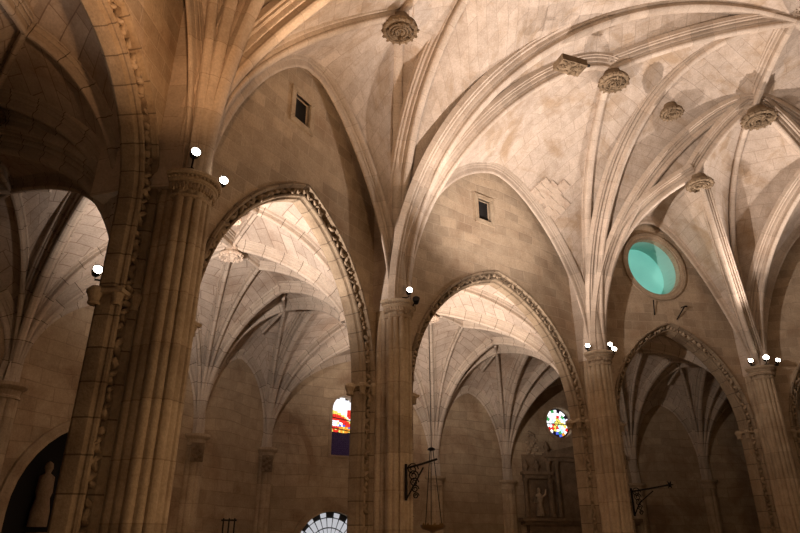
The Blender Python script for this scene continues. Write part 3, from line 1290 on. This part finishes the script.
# outer walls
OW = [('z', 'y'), ('y', 'x'), ('x', 'a'), ('a', 'b'), ('b', 'q'), ('q', 'c'), ('c', 'r'), ('r', 'd'), ('d', 's'), ('s', 't')]
OH = {('b', 'q'): [roundtop(-.085, .547, .968, .20), roundtop(-.15, -.24, .18, .52)],
      ('c', 'r'): [circ(-.065, .917, .130)],
      ('x', 'a'): [roundtop(-.03, -.24, .53, .86)]}
OL = dict(zip(OW, ('outer_far_left', 'outer_left', 'outer_chapel', 'outer_narrow_first', 'outer_arched_window', 'outer_narrow_second',
                   'outer_rose', 'outer_narrow_third', 'outer_right', 'outer_far_right')))
OFR = {}
for k in OW:
    a, b = Q[k[0]], Q[k[1]]
    o, fr = wall_panel('wall_' + OL[k], a[:2], b[:2], .0, .16, 1.75, OH.get(k, []), M['owall'], None, None, ext=.01)
    OFR[k] = fr

# responds: half shafts under the outer fans, with capitals
RL = {'z': 'out of frame left', 'y': 'at the left edge', 'x': 'left of the chapel arch', 'a': 'beside the right side of the first pier',
      'b': 'left of the arched stained window', 'q': 'behind the hanging tray lamp', 'c': 'at the left of the altarpiece',
      'r': 'right of the altarpiece', 'd': 'in the middle of the third arch', 's': 'hidden by the fourth pier', 't': 'beyond the right edge'}
for k, q in Q.items():
    c = W(*q)
    root = empty('wall_respond', Vector((c.x, c.y, 0)), 'half column on the outer wall ' + RL[k], 'half column', 'responds on the outer wall')
    mb = MB()
    cx, cy = c.x, c.y
    poly = []
    for s_ in range(48):
        a = 2 * pi * s_ / 48
        r = .30 + .05 * abs(sin(a * 4)) ** .6
        poly.append((cx + r * cos(a), cy + r * sin(a)))
    mb.prism(poly, 0, c.z - .02)
    mb.build('shaft', M['pier'], root, smooth=True, angle=35)
    mb = MB()
    mb.lathe([(.30, -.34), (.38, -.32), (.38, -.26), (.34, -.24), (.38, -.1), (.47, -.04), (.50, 0), (.50, .08), (.3, .1)], c, 28)
    mb.build('capital', M['pier'], root, smooth=True, angle=35)

# ------------------------------------------------------------------ outer windows
# window 4: arched stained glass
fr = OFR[('b', 'q')]
wcx, wr = -.085, .10
mb = MB()
ring_strip(mb, fr, roundtop(wcx, .547, .968, .196), roundtop(wcx, .53, .985, .24), -.006, .02)
w4 = struct(mb.build('window_4', M['owall']), 'tall round headed stained glass window')


def glass_piece(nm, loop, mat, root, fr, dep=.06, lift=0.):
    mb_ = MB()
    panel(mb_, fr, loop, dep - lift, dep + .004)
    return mb_.build(nm, mat, root)


def stained(root, fr, inside, cells, pick, dep=.06, lead=.0035):
    """cut a jittered grid into panes by colour; one object per colour, lead lines between."""
    groups = {}
    for loop in cells:
        cxm = sum(p[0] for p in loop) / len(loop)
        cum = sum(p[1] for p in loop) / len(loop)
        sh = [(cxm + (x - cxm) * .84, cum + (u - cum) * .88) for x, u in loop]
        if not inside(cxm, cum):
            continue
        groups.setdefault(pick(cxm, cum), []).append(sh)
    for colr, loops in groups.items():
        mb_ = MB()
        for lp in loops:
            panel(mb_, fr, lp, dep - .002, dep + .002)
        mb_.build(colr + '_panes', M['g_' + colr], root)


rnd = random.Random(11)


def grid_cells(x0, x1, u0, u1, nx, nu, jit, rnd):
    P_ = {}
    for i_ in range(nx + 1):
        for j_ in range(nu + 1):
            jx = jit if 0 < i_ < nx else 0
            ju = jit if 0 < j_ < nu else 0
            P_[i_, j_] = (x0 + (x1 - x0) * (i_ + rnd.uniform(-jx, jx)) / nx, u0 + (u1 - u0) * (j_ + rnd.uniform(-ju, ju)) / nu)
    return [[P_[i_, j_], P_[i_ + 1, j_], P_[i_ + 1, j_ + 1], P_[i_, j_ + 1]] for i_ in range(nx) for j_ in range(nu)]


def in_arch(x, u):
    if abs(x - wcx) > .094 or u < .55:
        return False
    if u > .868 and hypot(x - wcx, u - .868) > .094:
        return False
    return True


def pick4(x, u):
    dx = (x - wcx) / .1
    v = (u - .547) / .421
    arcv = .66 - .20 * (dx + .6) ** 2 * .55
    if v < .40:
        return 'dim'
    if v < .50:
        return rnd.choice(['orange', 'orange', 'blue', 'yellow']) if dx > -.25 else rnd.choice(['red', 'red', 'yellow'])
    if abs(v - arcv) < .055:
        return 'red'
    if abs(v - arcv - .075) < .022:
        return 'yellow'
    if dx > .45 and .62 < v < .80:
        return 'red'
    if v < .56 and -.3 < dx < .6:
        return rnd.choice(['blue', 'white', 'yellow', 'white'])
    return 'white'


M['g_dim'] = M['dimglass']
stained(w4, fr, in_arch, grid_cells(wcx - .1, wcx + .1, .547, .968, 13, 30, .3, rnd), pick4)
mb = MB()
panel(mb, fr, roundtop(wcx, .547, .968, .2), .066, .07)
mb.build('lead_ground', M['lead'], w4)
mb = MB()
for u in (.735, .81):
    mb.tube([wp(fr, wcx - .1, .055, u + .012), wp(fr, wcx + .1, .055, u - .012)], .022, 6)
mb.build('saddle_bar', M['lead'], w4)

# window 5: fanlight of radial bars
mb = MB()
fcx, fcu, frr = -.15, -.08, .26
half = [(fcx + .255 * cos(pi * k / 30), fcu + .255 * sin(pi * k / 30)) for k in range(31)]
half_o = [(fcx + .30 * cos(pi * k / 30), fcu + .30 * sin(pi * k / 30)) for k in range(31)]
ring_strip(mb, fr, half, half_o, -.015, .03)
w5 = struct(mb.build('window_5', M['owall']), 'half round fanlight with radiating bars above a door')
mb = MB()
for k in range(15):
    for r0_, r1_ in ((.085, .150), (.158, .215), (.222, .250)):
        a0_ = pi * (k + .10) / 15
        a1_ = pi * (k + .90) / 15
        lp = [(fcx + r * cos(a), fcu + r * sin(a)) for r, a in ((r0_, a0_), (r1_, a0_), (r1_, (a0_ + a1_) / 2), (r1_, a1_), (r0_, a1_))]
        if r0_ > .2 and k % 2:
            continue
        panel(mb, fr, lp, .05, .056)
mb.build('glass_segments', M['fan'], w5)
mb = MB()
panel(mb, fr, [(fcx + .26 * cos(pi * k / 30), fcu + .26 * sin(pi * k / 30)) for k in range(31)], .06, .07)
panel(mb, fr, rect(fcx, -.16, .52, .2), .05, .07)
mb.build('dark_ironwork', M['lead'], w5)

# window 6: rose
fr = OFR[('c', 'r')]
rcx, rcu, rr_ = -.065, .917, .118
mb = MB()
ring_strip(mb, fr, circ(rcx, rcu, .127), circ(rcx, rcu, .160), -.008, .02)
w6 = struct(mb.build('window_6', M['owall']), 'small round stained glass window')
rnd2 = random.Random(17)


def pick6(x, u):
    v = (u - rcu) / rr_
    x_ = (x - rcx) / rr_
    if v < -.62:
        return rnd2.choice(['dim', 'dim', 'orange', 'green', 'blue'])
    if hypot(x_ - .15, v + .05) < .38 and v > -.05:
        return 'yellow'
    if v > .1:
        return rnd2.choice(['white', 'white', 'white', 'pink', 'red', 'green', 'cyan', 'white', 'white', 'dim'])
    return rnd2.choice(['white', 'white', 'cyan', 'pink', 'red', 'yellow', 'white', 'dim'])


cells = []
for ri in range(5):
    nseg = 4 + ri * 5
    for k in range(nseg):
        a0_ = 2 * pi * k / nseg + ri * .3
        a1_ = a0_ + 2 * pi / nseg
        q0, q1 = rr_ * ri / 5, rr_ * (ri + 1) / 5
        cells.append([(rcx + q0 * cos(a0_) + .0001, rcu + q0 * sin(a0_)), (rcx + q1 * cos(a0_), rcu + q1 * sin(a0_)),
                      (rcx + q1 * cos(a1_), rcu + q1 * sin(a1_)), (rcx + q0 * cos(a1_), rcu + q0 * sin(a1_) + .0001)])
stained(w6, fr, lambda x, u: True, cells, pick6)
mb = MB()
panel(mb, fr, circ(rcx, rcu, .13), .066, .07)
mb.build('lead_ground', M['lead'], w6)
mb = MB()
mb.tube([wp(fr, rcx - .12, .055, rcu - .005), wp(fr, rcx + .12, .055, rcu - .005)], .02, 6)
mb.build('saddle_bar', M['lead'], w6)

# chapel recess behind the round arch at the left
fr = OFR[('x', 'a')]
mb = MB()
lpi = roundtop(-.03, -.24, .53, .85, 20)
lpo = roundtop(-.03, -.262, .575, .95, 20)
ring_strip(mb, fr, lpi, lpo, -.02, .05)
o = struct(mb.build('door_1', M['owall']), 'wide dark round arched chapel opening at the lower left')
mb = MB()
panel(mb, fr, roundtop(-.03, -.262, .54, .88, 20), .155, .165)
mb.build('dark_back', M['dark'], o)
root = empty('chapel_altar', wp(fr, -.03, .11, -H0 / S), 'dark carved altar figures inside the round chapel arch at lower left', 'altar')
mb = MB()
mb.box(wp(fr, -.03, .10, .03) + Vector((0, 0, -.6)), (2.6, .5, 1.2), Matrix.Rotation(atan2(fr[1].y, fr[1].x), 3, 'Z'))
mb.build('altar_table', M['retable'], root)
for w in (-.22, -.08, .06, .2):
    mb = MB()
    c = wp(fr, w, .11, .12)
    mb.lathe([(0, 1.35), (.10, 1.28), (.12, 1.15), (.07, 1.02), (.20, .92), (.22, .5), (.18, .35), (.25, 0), (.25, -.4)], c, 12)
    mb.build('statue', M['retable'], root, smooth=True)

# ------------------------------------------------------------------ altarpiece on the rose wall
fr = OFR[('c', 'r')]
LW = fr[3]


def tw(t):
    return (t - .5) * LW


root = empty('altarpiece', wp(fr, tw(.42), -.03, -H0 / S), 'dark carved stone altarpiece with pediment under the round stained window', 'altarpiece')


def slab(mb, t0, t1, u0, u1, d0, d1):
    lp = [(tw(t0), u0), (tw(t1), u0), (tw(t1), u1), (tw(t0), u1)]
    panel(mb, fr, lp, d0, d1)


mb = MB()
slab(mb, .12, .90, -.26, .64, -.02, -.001)
mb.build('back_panel', M['retable'], root)
mb = MB()
slab(mb, .06, .96, .13, .155, -.10, -.002)
slab(mb, .08, .94, .105, .13, -.08, -.002)
slab(mb, .12, .92, -.26, .105, -.06, -.002)
mb.build('altar_ledge', M['retable'], root)
for t0, t1, u0, u1 in ((.10, .32, .48, .505), (.28, .92, .62, .655)):
    mb = MB()
    slab(mb, t0, t1, u0, u1, -.07, -.002)
    slab(mb, t0 + .015, t1 - .015, u0 - .03, u0, -.05, -.002)
    mb.build('entablature', M['retable'], root)
mb = MB()
panel(mb, fr, [(tw(.28), .655), (tw(.92), .655), (tw(.60), .745)], -.05, -.002)
mb.build('pediment', M['retable'], root)
for t, u1 in ((.12, .45), (.30, .59), (.365, .59), (.86, .59), (.31, .45)):
    mb = MB()
    c = wp(fr, tw(t), -.04, .16)
    hgt = (u1 - .16) * S
    mb.lathe([(.14, 0), (.14, .1), (.10, .14), (.10, hgt - .2), (.085, hgt - .2), (.13, hgt - .12), (.15, hgt)], c, 14)
    mb.build('column', M['retable'], root, smooth=True, angle=40)
for t, u, s_ in ((.215, .17, 1.0), (.60, .20, 1.25), (.75, .19, 1.0)):
    mb = MB()
    c = wp(fr, tw(t), -.035, u)
    pr = [(0, 1.30), (.085, 1.24), (.10, 1.12), (.05, 1.03), (.17, .95), (.19, .75), (.13, .55), (.18, .3), (.20, 0)]
    mb.lathe([(r * s_, z * s_) for r, z in pr], c, 14)
    mb.tube([c + Vector((-.15, -.08, .85)) * s_, c + Vector((-.27, -.15, .62)) * s_, c + Vector((-.10, -.2, .58)) * s_], .05 * s_, 8)
    mb.tube([c + Vector((.15, -.08, .85)) * s_, c + Vector((.28, -.12, .95)) * s_, c + Vector((.33, -.14, 1.2)) * s_], .045 * s_, 8)
    mb.build('statue', M['carve'], root, smooth=True)
for t, u in ((.13, .505), (.215, .505), (.30, .655), (.60, .745)):
    mb = MB()
    c = wp(fr, tw(t), -.035, u)
    mb.lathe([(.12, 0), (.12, .06), (.05, .10), (.14, .22), (.15, .32), (.06, .42), (.09, .47), (.03, .55), (0, .62)], c, 12)
    mb.build('urn', M['retable'], root, smooth=True)
# carved bracket on the wall left of the rose
root = empty('carved_cartouche', wp(fr, tw(.205), -.01, .74), 'dark carved cartouche on the wall just left of the round stained window', 'carving')
mb = MB()
rnd = random.Random(3)
for k in range(26):
    u = .62 + .21 * k / 26
    sp_ = .05 * sin(pi * (k / 26)) + .012
    mb.blob(wp(fr, tw(.205) + rnd.uniform(-sp_, sp_), -.008, u), .10, .08, .10, None, k, .6)
mb.build('scrollwork', M['carve'], root)

# wall face plaques on two responds
for k, lab in (('a', 'dark carved stone shield on the half column beside the first pier'),
               ('b', 'carved stone shield on the half column left of the arched stained window')):
    q = Q[k]
    n_ = Vector((q[0], q[1], 0)).normalized()
    c = W(*q) - n_ * .40 + Vector((.12, 0, -.55))
    R = Matrix.Rotation(atan2(-n_.x, n_.y), 3, 'Z')
    mb = MB()
    mb.box(c, (.42, .12, .62), R)
    for kk in range(7):
        mb.blob(c - n_ * .08 + Vector((.12 * sin(kk * 2.1), 0, -.22 + kk * .07)), .09, .06, .08, R, kk, .5)
    o = mb.build('carved_shield', M['retable'])
    o['label'] = lab
    o['category'] = 'carving'
    o['group'] = 'shields on the outer half columns'

# ------------------------------------------------------------------ floor
mb = MB()
e = 60
mb.add([(-e, -30, 0), (e, -30, 0), (e, 60, 0), (-e, 60, 0)], [(0, 1, 2, 3)], [[(-e, -30), (e, -30), (e, 60), (-e, 60)]])
struct(mb.build('floor', M['floor']), 'stone slab floor')

# ------------------------------------------------------------------ lamps on the capitals
CAMP = Vector((0, 0, 1.6))


def lamp(pos, label, aim, base, r=.085):
    c = W(*pos)
    root = empty('floodlight', c, label, 'lamp', 'small lit floodlights')
    d = (Vector(aim) - c).normalized()
    R = d.to_track_quat('Z', 'Y').to_matrix()
    mb = MB()
    mb.lathe([(0, -.20), (r * .7, -.20), (r, -.12), (r * 1.15, .0), (r * 1.15, .02), (r, .02), (r * .95, -.02)], c, 16, R=R)
    hs_ = mb.build('housing', M['iron'], root, smooth=True, angle=40)
    mb = MB()
    mb.lathe([(0, .035), (r * .5, .03), (r * .85, .012), (r * .95, 0)], c, 16, R=R)
    mb.build('lens', M['bulb'], hs_, smooth=True)['label'] = 'glowing white lens'
    mb = MB()
    b_ = W(*base)
    mb.tube([c - d * .12, c - d * .12 + Vector((0, 0, -.14)), b_], .018, 6)
    mb.box(b_, (.12, .12, .03))
    mb.build('bracket', M['iron'], root)


def rp(x, y, Fv):
    """plan point on the sight direction used only to read positions off the survey."""
    return None


LAMPS = [((-.618, 1.585, 1.075), 'floodlight above the ring capital of the massive first pier', (-.63, 1.60, 1.02)),
         ((-.560, 1.700, 1.045), 'floodlight on the right flank of the first pier\'s capital', (-.58, 1.70, 1.0)),
         ((.045, 2.672, 1.055), 'single floodlight on the second pier\'s capital', (.02, 2.69, 1.02)),
         ((1.105, 3.54, 1.045), 'left floodlight on the third pier\'s capital', (1.12, 3.56, 1.02)),
         ((1.235, 3.53, 1.050), 'upper right floodlight on the third pier\'s capital', (1.22, 3.55, 1.02)),
         ((1.262, 3.55, 1.028), 'lowest floodlight at right on the third pier\'s capital', (1.25, 3.57, 1.01)),
         ((2.235, 3.87, 1.045), 'left floodlight on the fourth pier\'s capital', (2.25, 3.89, 1.02)),
         ((2.325, 3.85, 1.060), 'brightest middle floodlight on the fourth pier\'s capital', (2.33, 3.87, 1.02)),
         ((2.415, 3.88, 1.050), 'right floodlight on the fourth pier\'s capital', (2.40, 3.89, 1.02)),
         ((-.91, 1.72, .745), 'floodlight on an arm at the left of the first pier, in the dark aisle', (-.80, 1.80, .72))]
for k, (p_, lab, bs) in enumerate(LAMPS):
    c = W(*p_)
    lamp(p_, lab, c + (CAMP - c).normalized() * 2 + Vector((.4, 0, 1.0)), bs, .085 if k not in (7,) else .11)

# dark unlit lamp under the lit one on the second pier
root = empty('unlit_floodlight', W(.075, 2.70, 1.015), 'dark unlit floodlight at the right of the second pier\'s capital', 'lamp')
mb = MB()
c = W(.075, 2.70, 1.02)
mb.lathe([(0, -.14), (.07, -.14), (.10, 0), (.10, .03), (0, .03)], c, 14, R=Matrix.Rotation(radians(60), 3, 'X'))
mb.build('housing', M['iron'], root, smooth=True, angle=40)
mb = MB()
mb.tube([c, W(.06, 2.71, .99)], .02, 6)
mb.build('bracket', M['iron'], root)


# ------------------------------------------------------------------ wrought iron brackets, hanging lamps
def iron_bracket(pos, dirv, L, label):
    c = W(*pos)
    root = empty('iron_bracket', c, label, 'iron bracket', 'wrought iron brackets on the piers')
    d = Vector((dirv[0], dirv[1], 0)).normalized()
    up = Vector((0, 0, 1))
    mb = MB()
    mb.tube([c + up * .1, c - up * .75], .035, 6)
    mb.build('back_bar', M['iron'], root)
    mb = MB()
    mb.tube([c, c + d * L * .5 + up * .10, c + d * L + up * .22], .028, 6)
    mb.build('arm', M['iron'], root)
    mb = MB()
    for k in range(5):
        r = .15 - .018 * k
        cc = c + d * (.16 + .02 * k) - up * (.02 + .155 * k) + d * 0
        pts = [cc + d * (r * (1 - t / 22) * cos(t * .6)) + up * (r * (1 - t / 22) * sin(t * .6)) for t in range(18)]
        mb.tube(pts, .016, 5)
    pts = [c - up * .7 + d * .02, c - up * .35 + d * .22, c + up * .02 + d * L * .55]
    mb.tube(pts, .02, 6)
    mb.build('scrollwork', M['iron'], root)
    return c + d * L + up * .22


tip = iron_bracket((.025, 2.69, .27), (.95, .0), .78, 'black scrolled iron bracket on the second pier')
tip2 = iron_bracket((1.262, 3.60, .24), (1, .1), 1.35, 'black scrolled iron bracket with a star tip on the third pier')
iron_bracket((2.44, 3.95, .24), (1, -.1), 1.0, 'black iron bracket on the fourth pier at the right edge')
# star tip
mb = MB()
for k in range(3):
    a = pi * k / 3
    v = Vector((cos(a), 0, sin(a))) * .13
    mb.tube([tip2 - v, tip2, tip2 + v], [.006, .045, .006], 6)
o = mb.build('iron_star', M['iron'])
o['label'] = 'small iron star at the tip of the third pier\'s bracket'
o['category'] = 'ornament'
# tray lamp hanging at the second pier
hc = W(.155, 3.18, .055)
root = empty('hanging_tray_lamp', hc, 'brass tray lamp hanging on chains right of the second pier', 'hanging lamp')
mb = MB()
mb.lathe([(0, -.16), (.06, -.15), (.12, -.11), (.30, -.06), (.35, .0), (.35, .05), (.32, .05), (.28, 0), (0, -.03)], hc, 24)
tray = mb.build('tray', M['brass'], root, smooth=True, angle=40)
mb = MB()
for k in range(9):
    a = 2 * pi * k / 9
    mb.blob(hc + Vector((.28 * cos(a), .28 * sin(a), .06)), .03, .03, .05, None, k, .1)
mb.build('candle_cups', M['brass'], tray)
topc = hc + Vector((0, 0, 2.1))
for k in range(3):
    a = 2 * pi * k / 3 + .3
    mb = MB()
    mb.tube([hc + Vector((.27 * cos(a), .27 * sin(a), .05)), topc + Vector((.05 * cos(a), .05 * sin(a), 0))], .012, 5)
    mb.build('chain', M['iron'], root)
mb = MB()
mb.lathe([(0, .1), (.10, .05), (.12, 0), (0, -.03)], topc, 12)
mb.tube([topc, topc + Vector((0, 0, 5.2))], .012, 5)
mb.build('suspension', M['iron'], root)
# lantern frame seen low in the first arch
lc = W(-.87, 3.42, .02)
root = empty('lantern_frame', lc, 'black iron lantern frame low in the first arch', 'lantern')
mb = MB()
for dz in (0, .42):
    mb.box(lc + Vector((0, 0, dz)), (.46, .08, .05))
mb.build('crossbar', M['iron'], root)
for sx in (-.17, 0, .17):
    mb = MB()
    mb.tube([lc + Vector((sx, 0, -.9)), lc + Vector((sx, 0, .48))], .022, 6)
    mb.build('upright', M['iron'], root)
# iron pins on the wall over the third arch
fr = FR[(3, 4)]
for (w0, u0, w1, u1, lab) in ((-.065, 1.345, -.075, 1.44, 'thin iron rod on the wall left of the third arch apex'),
                              (.105, 1.33, .165, 1.42, 'forked iron rod on the wall right of the third arch apex')):
    mb = MB()
    mb.tube([wp(fr, w0, -.004, u0), wp(fr, w1, -.03, u1)], .022, 6)
    if w0 > 0:
        e_ = wp(fr, w1, -.03, u1)
        mb.tube([e_, e_ + Vector((-.16, 0, -.05))], .018, 6)
        mb.tube([e_, e_ + Vector((.10, 0, .0))], .03, 6)
    o = mb.build('iron_rod', M['iron'])
    o['label'] = lab
    o['category'] = 'iron rod'

# ------------------------------------------------------------------ scar of fallen plaster on the vault of the second bay
A_ = resample(off('P3F23'), 60)
B_ = resample(off('P3B2'), 60)


def webpt(i, t):
    return A_[i].lerp(B_[i], t)


mb = MB()
rnd = random.Random(9)
for r_, (i0, t0, t1) in enumerate([(37, .12, .50), (39, .05, .42), (41, .10, .55), (43, .02, .38), (45, .05, .30)]):
    a_, b_ = webpt(i0, t0), webpt(i0, t1)
    u_ = (b_ - a_).normalized()
    v_ = (webpt(i0 + 2, t0) - a_).normalized()
    nrm = u_.cross(v_).normalized()
    if nrm.z > 0:
        nrm = -nrm
    n_ = 3
    for k in range(n_):
        c = a_.lerp(b_, (k + .5) / n_) + nrm * .02
        R = Matrix((u_, nrm.cross(u_), nrm)).transposed()
        mb.box(c, ((b_ - a_).length / n_ * .93, .34, .05 + .02 * rnd.random()), R)
o = struct(mb.build('trim_1', M['bossp']), 'stepped scar of broken plaster on the vault beside the small square opening')
